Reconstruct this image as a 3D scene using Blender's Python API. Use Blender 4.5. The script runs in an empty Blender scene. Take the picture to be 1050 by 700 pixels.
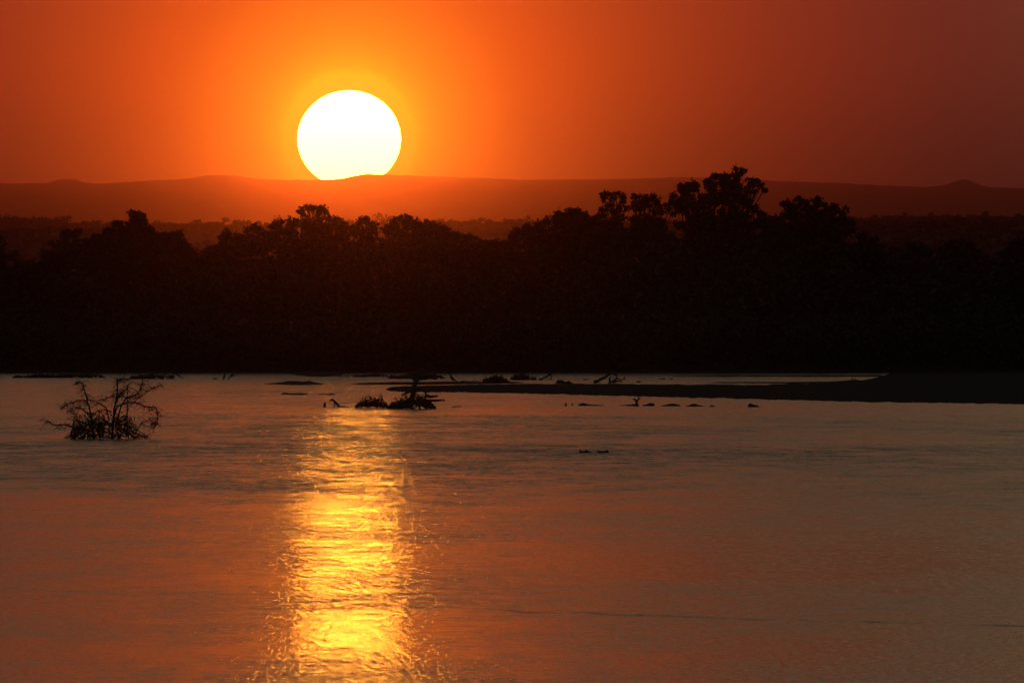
import bpy, bmesh, math, random
import numpy as np
from mathutils import Vector, noise as mnoise

S = bpy.context.scene
COL = S.collection
rad = math.radians

# ------------------------------------------------------------------ light and air settings
SKYRADIAL = [(0, (5,3.2,.04)), (.27, (5,3.2,.04)), (.305, (3.2,1.5,.015)), (.36, (2.3,.72,.010)), (.5, (1.9,.40,.010)), (.75, (1.55,.20,.010)), (1.0, (1.06,.122,.012)),
             (1.5, (.69,.080,.014)), (2.0, (.48,.055,.016)), (2.75, (.28,.039,.020)), (3.5, (.17,.040,.026)), (4.0, (.36,.092,.046)), (6, (.36,.11,.056)), (10, (.16,.08,.05)), (20, (.06,.056,.05)), (35, (.042,.041,.042)), (60, (.038,.037,.039))]
SKYELEV = [(0, (.6,1.0,1.5)), (.5, (.62,.9,1.2)), (.95, (.74,.9,1.05)), (1.5, (1,1,1)), (1.8, (1,1.03,1.03)), (2.4, (.73,2.15,1.9)), (5, (.72,1.6,1.6)), (9, (.5,1.0,1.1)), (20, (.6,.9,1.0)), (90, (.9,1,1.05))]
SKYSTR = 0.0
SUN_E = 0.004
SUN_COL = (1, .3, .06)
DISC_COL = (1, .35, .028)
DISC_L = 145.0
HAZE_COL = (.57, .185, .19)
HAZE_D = 5.1e-5
HAZE_G = 0.988
WARP = .3
LATERAL = 3.5
WINDTAB = [(384,1.0),(392,.9),(395,.4),(400,1.0),(416,.8),(421,.6),(426,1.4),(433,1.2),(440,1.7),(451,1.3),(458,1.9),(474,1.8),(490,1.4),(510,.9),(535,.54),(565,.5),(590,.55),(618,.8),(645,.52),(680,.42),(700,.5)]
WAVES = [(105, 13, 3.6), (180, 7.8, 1.2), (310, 4.6, .40), (530, 2.7, .13), (910, 1.6, .042)]
WAVE_K = (.25, .05, .23)
ROUGH = (.115, .06)
GUSTS = [((2.4, 2.4, 1), 2.6), ((.9, .5, 1), 2.2), ((.4, .1, 1), 2.0), ((.16, .03, 1), 1.4)]

# ------------------------------------------------------------------ camera
HFOV = rad(5.25)
F = 525.0 / math.tan(HFOV / 2)          # focal length in photo pixels (1050 wide)
EYE = 3.0                               # eye height over the river, metres
YH = 358.0                              # photo row of the eye-level horizon
cam_d = bpy.data.cameras.new('camera')
cam = bpy.data.objects.new('camera', cam_d)
COL.objects.link(cam)
cam_d.sensor_width = 36.0
cam_d.lens = 18.0 / math.tan(HFOV / 2)
cam_d.clip_start = 1.0
cam_d.clip_end = 200000.0
cam.location = (0, 0, EYE)
cam.rotation_euler = (rad(90) + math.atan((YH - 350.0) / F), 0, 0)
S.camera = cam

# ------------------------------------------------------------------ sun direction
SUN_PX, SUN_PY = 358.0, 142.5
sun_dir = Vector(((SUN_PX - 525) / F, 1.0, (YH - SUN_PY) / F)).normalized()
SUN_EL = math.asin(sun_dir.z)
SUN_AZ = math.atan2(sun_dir.x, sun_dir.y)

# ------------------------------------------------------------------ world: dusty dusk sky
W = bpy.data.worlds.new('World')
S.world = W
W.use_nodes = True
nt = W.node_tree
nt.nodes.clear()
def nd(tree, typ, **kw):
    n = tree.nodes.new(typ)
    for k, v in kw.items():
        setattr(n, k, v)
    return n
def mth(tree, op, a, b=None, c=None, clamp=False):
    n = nd(tree, 'ShaderNodeMath', operation=op, use_clamp=clamp)
    for i, v in enumerate((a, b, c)):
        if v is None: continue
        if isinstance(v, (int, float)): n.inputs[i].default_value = v
        else: tree.links.new(v, n.inputs[i])
    return n.outputs[0]
def vmth(tree, op, a, b=None):
    n = nd(tree, 'ShaderNodeVectorMath', operation=op)
    for i, v in enumerate((a, b)):
        if v is None: continue
        if isinstance(v, (tuple, Vector)): n.inputs[i].default_value = tuple(v)
        else: tree.links.new(v, n.inputs[i])
    return n
def mixc(tree, blend, fac, a, b):
    n = nd(tree, 'ShaderNodeMix', data_type='RGBA', blend_type=blend)
    for i, v in ((0, fac), (6, a), (7, b)):
        if isinstance(v, (int, float)): n.inputs[i].default_value = v
        elif isinstance(v, tuple): n.inputs[i].default_value = v if len(v) == 4 else (*v, 1)
        else: tree.links.new(v, n.inputs[i])
    return n.outputs[2]
def ramp(tree, fac, stops, interp='LINEAR'):
    n = nd(tree, 'ShaderNodeValToRGB')
    r = n.color_ramp
    r.interpolation = interp
    while len(r.elements) > 1:
        r.elements.remove(r.elements[-1])
    first = True
    for p, c in stops:
        e = r.elements[0] if first else r.elements.new(p)
        first = False
        e.position = p
        e.color = (*c, 1) if len(c) == 3 else c
    tree.links.new(fac, n.inputs[0])
    return n.outputs[0]
def lin(r, g, b):
    f = lambda v: v / 12.92 / 255 if v <= 10.3 else ((v / 255 + .055) / 1.055) ** 2.4
    return (f(r), f(g), f(b))

tc = nd(nt, 'ShaderNodeTexCoord')
dirv = tc.outputs['Generated']
# angular distance to the sun in degrees (chord)
dif = vmth(nt, 'SUBTRACT', dirv, sun_dir).outputs[0]
sepd = nd(nt, 'ShaderNodeSeparateXYZ'); nt.links.new(dif, sepd.inputs[0])
ang = mth(nt, 'MULTIPLY', vmth(nt, 'LENGTH', dif).outputs[1], 180 / math.pi)
t = mth(nt, 'SQRT', mth(nt, 'DIVIDE', ang, 60.0), clamp=True)
AUREOLE = SKYRADIAL
glow = ramp(nt, t, [(math.sqrt(a / 60.0), c) for a, c in AUREOLE], 'B_SPLINE')
# elevation: the dust is redder and thicker low down, greyer higher up
sepz = nd(nt, 'ShaderNodeSeparateXYZ'); nt.links.new(dirv, sepz.inputs[0])
el = mth(nt, 'MULTIPLY', mth(nt, 'ARCSINE', sepz.outputs[2]), 180 / math.pi)
tel = mth(nt, 'SQRT', mth(nt, 'DIVIDE', mth(nt, 'MAXIMUM', el, 0.0), 90.0), clamp=True)
low = ramp(nt, tel, [(math.sqrt(e / 90.0), c) for e, c in SKYELEV], 'EASE')
glow = mixc(nt, 'MULTIPLY', 1.0, glow, low)
sky = nd(nt, 'ShaderNodeTexSky', sky_type='NISHITA', sun_disc=False, sun_elevation=SUN_EL,
         sun_rotation=SUN_AZ, altitude=500, air_density=1.0, dust_density=6.0, ozone_density=1.0)
dome = mixc(nt, 'MULTIPLY', 1.0, sky.outputs[0], (SKYSTR, SKYSTR, SKYSTR))
tot = mixc(nt, 'ADD', 1.0, glow, dome)
bg = nd(nt, 'ShaderNodeBackground')
nt.links.new(tot, bg.inputs[0]); bg.inputs[1].default_value = 1.0
wo = nd(nt, 'ShaderNodeOutputWorld')
nt.links.new(bg.outputs[0], wo.inputs[0])
W.cycles.sampling_method = 'MANUAL'; W.cycles.sample_map_resolution = 2048

# ------------------------------------------------------------------ sun lamp
sl = bpy.data.lights.new('sun_light', 'SUN')
sl.energy = SUN_E
sl.angle = rad(0.53)
sl.color = SUN_COL
slo = bpy.data.objects.new('sun_light', sl)
COL.objects.link(slo)
slo.location = (0, 0, 60)
slo.rotation_euler = (-sun_dir).to_track_quat('-Z', 'Y').to_euler()

S.view_settings.view_transform = 'Standard'
S.view_settings.look = 'None'
S.view_settings.exposure = 0.0
S.view_settings.gamma = 1.0
S.view_settings.use_curve_mapping = False
S.cycles.max_bounces = 6
S.cycles.volume_bounces = 0
S.cycles.sample_clamp_indirect = 25.0
S.cycles.use_denoising = True
S.cycles.use_adaptive_sampling = False


# ------------------------------------------------------------------ materials and helpers
def mat(name, base, rough=0.9, vary=0.35, scale=3.0, spec=0.15):
    m = bpy.data.materials.new(name)
    m.use_nodes = True
    t_ = m.node_tree
    b = t_.nodes['Principled BSDF']
    g = nd(t_, 'ShaderNodeNewGeometry')
    n = nd(t_, 'ShaderNodeTexNoise'); n.inputs['Scale'].default_value = scale
    n.inputs['Detail'].default_value = 5
    t_.links.new(g.outputs['Position'], n.inputs['Vector'])
    lo = tuple(c * (1 - vary) for c in base); hi = tuple(c * (1 + vary) for c in base)
    t_.links.new(ramp(t_, n.outputs[0], [(.3, lo), (.7, hi)]), b.inputs['Base Color'])
    b.inputs['Roughness'].default_value = rough
    b.inputs['Specular IOR Level'].default_value = spec
    return m
M_leaf = mat('foliage', (.045, .05, .027), .9, .4, 1.5)
M_leaf2 = mat('dry_foliage', (.06, .055, .03), .9, .4, 1.5)
M_bark = mat('bark', (.09, .07, .05), .95, .3, 6)
M_drift = mat('driftwood', (.10, .08, .06), .95, .35, 8)
M_sand = mat('wet_sand', (.030, .017, .011), .95, .35, .6, .08)
M_mud = mat('mud', (.035, .028, .022), .9, .3, 2, .1)
M_soil = mat('grassy_soil', (.04, .036, .022), .98, .4, .2, .05)
M_hill = mat('hill_scrub', (.06, .06, .04), .95, .35, .01)
M_wood = mat('far_foliage', (.045, .052, .045), .95, .4, .08, .05)

def mesh_obj(name, verts, faces, m, parent=None, smooth=False):
    me = bpy.data.meshes.new(name)
    me.from_pydata([tuple(v) for v in verts], [], faces)
    me.update()
    if smooth:
        me.polygons.foreach_set('use_smooth', [True] * len(me.polygons))
    me.materials.append(m)
    o = bpy.data.objects.new(name, me)
    COL.objects.link(o)
    if parent: o.parent = parent
    return o
def quads_obj(name, V, m, parent=None):
    """V: (n,4,3) array of separate quads, fast path"""
    n = len(V)
    me = bpy.data.meshes.new(name)
    me.vertices.add(n * 4); me.loops.add(n * 4); me.polygons.add(n)
    me.vertices.foreach_set('co', V.reshape(-1).astype(np.float32))
    me.loops.foreach_set('vertex_index', np.arange(n * 4, dtype=np.int32))
    me.polygons.foreach_set('loop_start', np.arange(n, dtype=np.int32) * 4)
    me.update(calc_edges=True)
    me.materials.append(m)
    o = bpy.data.objects.new(name, me)
    COL.objects.link(o)
    if parent: o.parent = parent
    return o
def tag(o, label=None, cat=None, group=None, kind=None):
    if label: o['label'] = label
    if cat: o['category'] = cat
    if group: o['group'] = group
    if kind: o['kind'] = kind
    return o
def empty(name, loc):
    o = bpy.data.objects.new(name, None)
    COL.objects.link(o)
    o.location = loc
    o.empty_display_size = .5
    return o
def P(px, py, d):
    """photo pixel at distance d -> world point"""
    return Vector(((px - 525) / F * d, d, EYE + (YH - py) / F * d))
def wd(py, z=0.0):
    """distance at which level z shows on photo row py"""
    return (EYE - z) * F / (py - YH)
def fbm(x, y, s=0.0, o=4):
    return mnoise.fractal(Vector((x, y, s)), 1.0, 2.0, o)
def lerp_pts(pts, x):
    return float(np.interp(x, [p[0] for p in pts], [p[1] for p in pts]))

# ------------------------------------------------------------------ the sun
def build_sun():
    d = 100000.0
    c = Vector(cam.location) + sun_dir * (d / sun_dir.y)
    bm = bmesh.new()
    bmesh.ops.create_uvsphere(bm, u_segments=96, v_segments=48, radius=1.0)
    me = bpy.data.meshes.new('setting_sun'); bm.to_mesh(me); bm.free()
    me.polygons.foreach_set('use_smooth', [True] * len(me.polygons))
    r = 53.0 / F * d
    o = bpy.data.objects.new('setting_sun', me); COL.objects.link(o)
    o.location = c; o.scale = (r, r, r * 49.5 / 53.0)
    m = bpy.data.materials.new('sun_fire'); m.use_nodes = True
    t_ = m.node_tree; t_.nodes.clear()
    e = nd(t_, 'ShaderNodeEmission'); e.inputs[0].default_value = (*DISC_COL, 1); e.inputs[1].default_value = DISC_L
    t_.links.new(e.outputs[0], nd(t_, 'ShaderNodeOutputMaterial').inputs[0])
    me.materials.append(m)
    tag(o, 'blazing white disc of the setting sun touching the hazy hills', 'sun')
build_sun()

# ------------------------------------------------------------------ ground, hills
HILL_D = 34000.0
RIDGE = [(-400, 192), (-100, 190), (0, 188), (40, 188), (52, 187), (58, 184.5), (66, 183.5), (78, 183.5), (86, 187), (100, 188.5),
         (140, 186), (180, 184), (200, 182.5), (206, 180.5), (215, 179.5), (235, 179.5), (250, 181.5), (270, 184), (300, 184.5),
         (325, 184.6), (345, 183.8), (358, 181.5), (366, 180), (371, 178.8), (380, 178), (389, 178.8), (396, 179), (415, 180),
         (460, 181.5), (500, 183), (540, 184.3), (600, 184), (660, 183), (700, 181.5), (760, 183), (800, 186), (860, 187.5), (900, 190),
         (950, 192), (968, 190), (976, 187.5), (983, 184.6), (990, 183.8), (997, 186.3), (1004, 189.5), (1015, 192), (1050, 193), (1200, 195), (1500, 192)]
def build_hills():
    xs = np.concatenate([np.linspace(-1500, -420, 60), np.linspace(-410, 1460, 620), np.linspace(1470, 2600, 60)])
    rows = [(-8000, .0), (-6000, .12), (-4500, .25), (-3000, .45), (-1800, .66), (-900, .84), (-400, .95), (0, 1.0), (700, .9), (1300, .6), (1900, 0)]
    V = []; Fc = []
    for dy, k in rows:
        d = HILL_D + dy
        for px in xs:
            X = (px - 525) / F * HILL_D
            ztop = EYE + (YH - lerp_pts(RIDGE, px)) / F * HILL_D
            n = fbm(X * .008, dy * .003, 3.1) * (0 if k in (0, 1) else 20) + (fbm(X * .03, dy * .012, 8.0) * 2 if k > .9 else 0)
            V.append((X, d, max(-2, ztop * k + n if k else -2)))
    nx = len(xs)
    for r in range(len(rows) - 1):
        for i in range(nx - 1):
            a = r * nx + i
            Fc.append((a, a + 1, a + nx + 1, a + nx))
    o = mesh_obj('hills', V, Fc, M_hill, smooth=True)
    tag(o, 'long low hazy hills with a small cone and flat knolls', 'hills', kind='structure')
build_hills()

BANK_Y = wd(381.8)          # far waterline, about 1440 m
RIDGE_A = [(-600, 229), (0, 228), (25, 229), (60, 231), (150, 235), (220, 231), (300, 233), (420, 233), (480, 231), (520, 232), (600, 232), (700, 232), (820, 230), (880, 228), (1050, 227), (1700, 228)]
RIDGE_B = [(-600, 238), (0, 240), (60, 241), (110, 246), (160, 252), (260, 256), (450, 254), (600, 246), (800, 240), (900, 236), (1050, 234), (1700, 236)]
DA, DB = 8000.0, 5000.0
def ground_z(px, X, y):
    bank = BANK_Y + 6 * fbm(X * .03, 1.7) * 0.3
    if y < bank - 40: return -1.6
    if y < bank + 14: return -1.6 + 1.6 * min(1, (y - bank + 40) / 40) + max(0, (y - bank)) / 14 * 1.3
    z = 1.3 + min(1, (y - bank - 14) / 120) * 2.6 + fbm(X * .05, y * .03, 2) * .25
    za = EYE + (YH - lerp_pts(RIDGE_A, px)) / F * DA
    zb = EYE + (YH - lerp_pts(RIDGE_B, px)) / F * DB
    if y < 3000: return z + (y - 1440) / 1560 * 6
    if y < DB: return 10 + (zb - 10) * ((y - 3000) / (DB - 3000)) ** 1.3
    if y < DA: return zb + (za - zb) * ((y - DB) / (DA - DB)) ** 1.2
    if y < 12000: return za * (1 - .5 * (y - DA) / 4000)
    return za * .5 * max(0, 1 - (y - 12000) / 8000) - 1
def build_ground():
    ys = [-290, -60, -30, -12, -6, 0, 200, 600, 1000, 1200] + list(np.linspace(BANK_Y - 52, BANK_Y + 25, 26)) + [BANK_Y + k for k in (35, 50, 70, 100, 130, 170, 230)] + [1800, 2000, 2500, 3000, 3300, 3700, 4100, 4500, 4800, DB, 5030, 5500, 6000, 6500, 7000, 7500, DA, 8200, 9000, 10000, 12000, 16000, 20000, 24000, 28000, 36500]
    xs = list(np.linspace(-15500, -420, 40)) + list(np.linspace(-400, 400, 200)) + list(np.linspace(420, 15500, 40))
    V = []; Fc = []
    for y in ys:
        for x in xs:
            dd = max(y, 1300)
            px = 525 + x / dd * F
            if y <= 0: z = {-290: 2.2, -60: 2.0, -30: 1.6, -12: 1.2, -6: -.5, 0: -1.6}[y]
            else: z = ground_z(px, x, y)
            V.append((x, y, z))
    nx = len(xs)
    for r in range(len(ys) - 1):
        for i in range(nx - 1):
            a = r * nx + i
            Fc.append((a, a + 1, a + nx + 1, a + nx))
    tag(mesh_obj('ground', V, Fc, M_soil, smooth=True), 'dark grassy far bank rising behind the river', 'ground', kind='structure')
build_ground()

# ------------------------------------------------------------------ water
def build_water():
    V = [(-15000, -9, 0), (15000, -9, 0), (15000, BANK_Y + 20, 0), (-15000, BANK_Y + 20, 0)]
    m = bpy.data.materials.new('river_water'); m.use_nodes = True
    t_ = m.node_tree
    b = t_.nodes['Principled BSDF']
    g = nd(t_, 'ShaderNodeNewGeometry')
    pos = g.outputs['Position']
    def noise(scale, det=2.0, off=0.0, rough=.55, dist=0.0):
        mp = nd(t_, 'ShaderNodeMapping')
        mp.inputs['Scale'].default_value = scale
        mp.inputs['Location'].default_value = (off, off * 1.7, 0)
        t_.links.new(pos, mp.inputs[0])
        n = nd(t_, 'ShaderNodeTexNoise', noise_dimensions='2D')
        n.inputs['Scale'].default_value = 1.0
        n.inputs['Detail'].default_value = det
        n.inputs['Roughness'].default_value = rough
        n.inputs['Distortion'].default_value = dist
        t_.links.new(mp.outputs[0], n.inputs['Vector'])
        return n
    sp = nd(t_, 'ShaderNodeSeparateXYZ'); t_.links.new(pos, sp.inputs[0])
    # wind patches: how ruffled the surface is, from the breeze on each stretch of river
    warp = mth(t_, 'MULTIPLY', mth(t_, 'SUBTRACT', noise((.012, .004, 1), 3, 5.0).outputs[0], .5), 1.0)
    logd = mth(t_, 'ADD', mth(t_, 'LOGARITHM', mth(t_, 'MAXIMUM', sp.outputs[1], 20.0), math.e), mth(t_, 'MULTIPLY', warp, WARP))
    lo, hi = math.log(80), math.log(1400)
    fac = mth(t_, 'DIVIDE', mth(t_, 'SUBTRACT', logd, lo), hi - lo, clamp=True)
    WIND = WINDTAB
    wind = ramp(t_, fac, [((math.log(wd(py)) - lo) / (hi - lo), (v, v, v)) for py, v in sorted(WIND, key=lambda q: -q[0])])
    patch = noise((.05, .02, 1), 3, 11.0).outputs[0]
    amp = mth(t_, 'MULTIPLY', wind, mth(t_, 'ADD', mth(t_, 'MULTIPLY', patch, 1.0), .5))
    # cat's-paws: small gusts ruffling the surface
    gust = None
    for sc, k in GUSTS:
        g1 = mth(t_, 'MULTIPLY', mth(t_, 'SUBTRACT', noise(sc, 2, 31.0 * k).outputs[0], .5), k)
        gust = g1 if gust is None else mth(t_, 'ADD', gust, g1)
    gust = mth(t_, 'MAXIMUM', mth(t_, 'MINIMUM', mth(t_, 'ADD', gust, .9), 3.0), .3)
    amp = mth(t_, 'MULTIPLY', amp, gust)
    # a wake line crossing the near water
    ax, ay, bx, by = -0.9, 129.5, 5.6, 120.6
    L = math.hypot(bx - ax, by - ay); nxn, nyn = -(by - ay) / L, (bx - ax) / L
    dl = mth(t_, 'ADD', mth(t_, 'ADD', mth(t_, 'MULTIPLY', sp.outputs[0], nxn), mth(t_, 'MULTIPLY', sp.outputs[1], nyn)), -(ax * nxn + ay * nyn))
    dl = mth(t_, 'ADD', dl, mth(t_, 'MULTIPLY', mth(t_, 'SUBTRACT', noise((.9, .12, 1), 4, 3.0).outputs[0], .5), 2.2))
    wake = mth(t_, 'SUBTRACT', 1.0, mth(t_, 'MULTIPLY', mth(t_, 'ABSOLUTE', dl), 2.6), clamp=True)
    wake = mth(t_, 'MULTIPLY', wake, mth(t_, 'MULTIPLY', mth(t_, 'GREATER_THAN', sp.outputs[0], -1.2), mth(t_, 'MULTIPLY', mth(t_, 'SUBTRACT', noise((1.6, .3, 1), 3, 7.0).outputs[0], .36), 3.0, clamp=True)))
    amp = mth(t_, 'ADD', amp, mth(t_, 'MULTIPLY', wake, 2.6))
    # wavelets: short near the sheltered bank, longer out on the open reaches
    vecs = None
    lnd = mth(t_, 'LOGARITHM', mth(t_, 'MAXIMUM', sp.outputs[1], 20.0), math.e)
    for i, (dc, fx, fy) in enumerate(WAVES):
        wgt = mth(t_, 'SUBTRACT', 1.0, mth(t_, 'ABSOLUTE', mth(t_, 'MULTIPLY', mth(t_, 'SUBTRACT', lnd, math.log(dc)), 1 / .54)), clamp=True)
        if i == 0: wgt = mth(t_, 'MAXIMUM', wgt, mth(t_, 'LESS_THAN', lnd, math.log(dc)))
        if i == len(WAVES) - 1: wgt = mth(t_, 'MAXIMUM', wgt, mth(t_, 'GREATER_THAN', lnd, math.log(dc)))
        for m_, k in ((1.0, WAVE_K[0]), (.44, WAVE_K[1]), (2.6, WAVE_K[2])):
            c = vmth(t_, 'SUBTRACT', noise((fx * m_, fy * (m_ + .06), 1), 1, 3.3 * i + 17 * k).outputs['Color'], (.5, .5, .5))
            c = vmth(t_, 'MULTIPLY', c.outputs[0], (k * LATERAL, k, 0))
            s1 = nd(t_, 'ShaderNodeVectorMath', operation='SCALE')
            t_.links.new(c.outputs[0], s1.inputs[0]); t_.links.new(wgt, s1.inputs['Scale'])
            vecs = s1.outputs[0] if vecs is None else vmth(t_, 'ADD', vecs, s1.outputs[0]).outputs[0]
    sc_ = nd(t_, 'ShaderNodeVectorMath', operation='SCALE')
    t_.links.new(vecs, sc_.inputs[0]); t_.links.new(amp, sc_.inputs['Scale'])
    nv = vmth(t_, 'NORMALIZE', vmth(t_, 'ADD', sc_.outputs[0], (0, 0, 1)).outputs[0]).outputs[0]
    t_.links.new(nv, b.inputs['Normal'])
    rgh = mth(t_, 'ADD', mth(t_, 'MULTIPLY', amp, ROUGH[1]), ROUGH[0])
    t_.links.new(rgh, b.inputs['Roughness'])
    b.inputs['Base Color'].default_value = (.022, .017, .011, 1)
    b.inputs['IOR'].default_value = 1.333
    b.inputs['Specular IOR Level'].default_value = .5
    o = mesh_obj('river_water', V, [(0, 1, 2, 3)], m)
    tag(o, 'broad rippled river reflecting the sunset', 'water', kind='structure')
build_water()

# ------------------------------------------------------------------ haze
def build_haze():
    x, y0, y1, z0, z1 = 15800, -300, 37000, -4, 556
    V = [(sx * x, yy, zz) for zz in (z0, z1) for sx, yy in ((-1, y0), (1, y0), (1, y1), (-1, y1))]
    Fc = [(3, 2, 1, 0), (4, 5, 6, 7), (0, 1, 5, 4), (1, 2, 6, 5), (2, 3, 7, 6), (3, 0, 4, 7)]
    m = bpy.data.materials.new('dusty_haze'); m.use_nodes = True
    t_ = m.node_tree; t_.nodes.clear()
    v = nd(t_, 'ShaderNodeVolumePrincipled')
    v.inputs['Color'].default_value = (*HAZE_COL, 1)
    v.inputs['Density'].default_value = HAZE_D
    v.inputs['Anisotropy'].default_value = HAZE_G
    t_.links.new(v.outputs[0], nd(t_, 'ShaderNodeOutputMaterial').inputs[1])
    o = mesh_obj('haze', V, Fc, m)
    tag(o, 'dusty evening haze thickening toward the hills', 'haze', kind='stuff')
build_haze()

# ------------------------------------------------------------------ vegetation
def rnd_quads(rng, centers, size, jitter):
    """one randomly turned leaf-cluster quad round each centre"""
    n = len(centers)
    a = rng.normal(size=(n, 3)); a /= np.linalg.norm(a, axis=1)[:, None]
    b = rng.normal(size=(n, 3)); b -= (a * b).sum(1)[:, None] * a; b /= np.linalg.norm(b, axis=1)[:, None]
    s = size * rng.uniform(.55, 1.35, size=(n, 1)); e = s * rng.uniform(.45, .95, size=(n, 1))
    c = centers + rng.normal(size=(n, 3)) * jitter
    k = rng.uniform(.2, .9, size=(n, 1))
    return np.stack([c - a * s, c - b * e + a * s * (k - .5), c + a * s, c + b * e + a * s * (k - .6)], axis=1)

class MB:
    """collects tubes and solids into one mesh"""
    def __init__(self): self.V = []; self.F = []
    def tube(self, pts, radii, seg=6, cap=True):
        pts = [Vector(p) for p in pts]; base = len(self.V)
        for i, p in enumerate(pts):
            tdir = (pts[min(i + 1, len(pts) - 1)] - pts[max(i - 1, 0)])
            if tdir.length < 1e-9: tdir = Vector((0, 0, 1))
            tdir.normalize()
            up = Vector((0, 1, 0)) if abs(tdir.y) < .9 else Vector((1, 0, 0))
            u = tdir.cross(up).normalized(); v = tdir.cross(u)
            r = radii[i] if hasattr(radii, '__len__') else radii
            for k in range(seg):
                an = 2 * math.pi * k / seg
                self.V.append(p + (u * math.cos(an) + v * math.sin(an)) * r)
        for i in range(len(pts) - 1):
            for k in range(seg):
                a = base + i * seg + k; b = base + i * seg + (k + 1) % seg
                self.F.append((a, b, b + seg, a + seg))
        if cap:
            self.F.append(tuple(base + k for k in range(seg))[::-1])
            e = base + (len(pts) - 1) * seg
            self.F.append(tuple(e + k for k in range(seg)))
    def quads(self, Q):
        for q in Q:
            b = len(self.V); self.V.extend(Vector(p) for p in q); self.F.append((b, b + 1, b + 2, b + 3))
    def build(self, name, m, parent=None, smooth=True):
        o = mesh_obj(name, self.V, self.F, m, parent, smooth)
        return o
def bent(a, b, n, wob, R):
    """a crooked line from a to b"""
    a, b = Vector(a), Vector(b); L = (b - a).length
    out = []
    off = Vector((0, 0, 0))
    for i in range(n + 1):
        f = i / n
        w = math.sin(math.pi * f) * L * wob
        off = off * .5 + Vector((R.uniform(-1, 1), R.uniform(-1, 1), R.uniform(-1, 1))) * .7
        out.append(a.lerp(b, f) + off * w)
    return out

def gz(X, y):
    return ground_z(525 + X / max(y, 1300) * F, X, y)

# lobes are leaf masses (centre x, centre y, half width, half height) in photo pixels at distance d
def tree(label, base_px, d, lobes, seed, dens=1.15, leaf=.22, lacy=0.0, m=None, group='trees along the far bank', trunk_r=.22, wisps=0):
    rng = np.random.default_rng(seed); R = random.Random(seed)
    bx = (base_px - 525) / F * d
    bz = gz(bx, d)
    root = empty('riverside_tree', (bx, d, bz))
    tag(root, label, 'tree', group)
    o = np.array((bx, d, bz))
    px_m = d / F
    cs = []; tips = []
    for (lx, ly, rx, ry) in lobes:
        c = np.array(P(lx, ly, d + R.uniform(-.8, .8)))
        r = np.array((rx * px_m, max(rx, ry) * px_m * .8, ry * px_m))
        n = max(5, int(rx * ry * .42 * dens))
        u = rng.normal(size=(n, 3)); u /= np.linalg.norm(u, axis=1)[:, None]
        rr = rng.uniform(0, 1, size=(n, 1)) ** (1 / 3.0) * (1 - .5 * lacy) + .5 * lacy * rng.uniform(.75, 1.05, size=(n, 1))
        cc = c + u * rr * r
        # clumps keep off each other so that gaps stay open between them
        cl = np.repeat(cc, max(3, int(13 - 5 * lacy)), axis=0)
        cl = cl + rng.normal(size=cl.shape) * np.array((.20, .25, .15)) * (1 - .25 * lacy)
        cs.append(cl)
        tips.append((c, cc, r))
    # stray sprays beyond the outline
    for _ in range(wisps):
        c, cc, r = R.choice(tips)
        u = rng.normal(size=3); u /= np.linalg.norm(u); u[2] = abs(u[2]) * .8
        q = c + u * r * R.uniform(1.05, 1.3)
        cs.append(q + rng.normal(size=(R.randint(3, 7), 3)) * .11)
    cs = np.concatenate(cs)
    quads_obj('crown', rnd_quads(rng, cs - o, leaf, .06), m or R.choice([M_leaf, M_leaf, M_leaf2]), root)
    mb = MB()
    zt = np.mean([c[2] for c, _, _ in tips]); xt = np.mean([c[0] for c, _, _ in tips])
    fork = Vector((bx * .55 + xt * .45, d, bz + (zt - bz) * .5))
    mb.tube([q - Vector(o) for q in bent((bx, d, bz - .5), fork, 6, .03, R)], np.linspace(trunk_r * 1.25, trunk_r * .8, 7), 8)
    for c, cc, r in tips:
        cv = Vector(c)
        pts = bent(fork, cv, 6, .10, R)
        mb.tube([q - Vector(o) for q in pts], np.linspace(trunk_r * .6, .05, 7), 6)
        for k in range(min(len(cc), 14)):
            e = Vector(cc[R.randrange(len(cc))])
            s = pts[R.randint(4, 6)]
            mb.tube([q - Vector(o) for q in bent(s, e, 4, .12, R)], np.linspace(.045, .014, 5), 4, False)
    mb.build('trunk', M_bark, root)
    return root

D0 = BANK_Y + 32
tree('dark leafy tree cut off by the left edge of the picture', -6, D0, [(-12, 254, 17, 16), (-4, 268, 12, 12), (-16, 285, 26, 22), (-50, 262, 30, 20), (-45, 290, 34, 26)], 1)
tree('low rounded bush tree beside the leftmost edge tree', 18, D0 - 6, [(13, 263, 6, 5), (22, 272, 10, 6), (33, 274, 9, 6), (20, 290, 26, 16)], 2)
tree('small spiky open crowned tree at the left end of the broad knob topped tree', 64, D0 + 4, [(71, 242, 8, 6), (77, 238, 6, 3), (66, 239, 4, 4), (57, 252, 7, 5), (48, 261, 6, 5), (63, 262, 13, 8), (82, 254, 13, 9), (58, 276, 22, 14)], 3, .95, lacy=.5, wisps=16)
tree('broad dense tree with a leafy knob on top, left of the sun', 141, D0, [(135, 218, 2.5, 2), (141, 224, 8, 7), (146, 228, 5, 6), (136, 230, 5, 6), (121, 231, 5, 4), (128, 234, 9, 6), (113, 238, 8, 6), (150, 236, 7, 7), (141, 240, 18, 9), (104, 245, 10, 7), (118, 252, 24, 12),
     (94, 250, 9, 7), (156, 246, 10, 9), (168, 244, 9, 7), (140, 268, 50, 24), (100, 268, 26, 18), (176, 258, 14, 14)], 4, 1.25, wisps=14)
tree('rounded tree sloping down to the notch right of the knob topped tree', 184, D0 - 5, [(178, 241, 4, 4), (183, 242, 4, 6), (187, 252, 7, 7), (196, 260, 6, 6), (186, 268, 16, 14), (199, 268, 5, 4)], 5, 1.2, wisps=8)
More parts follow.
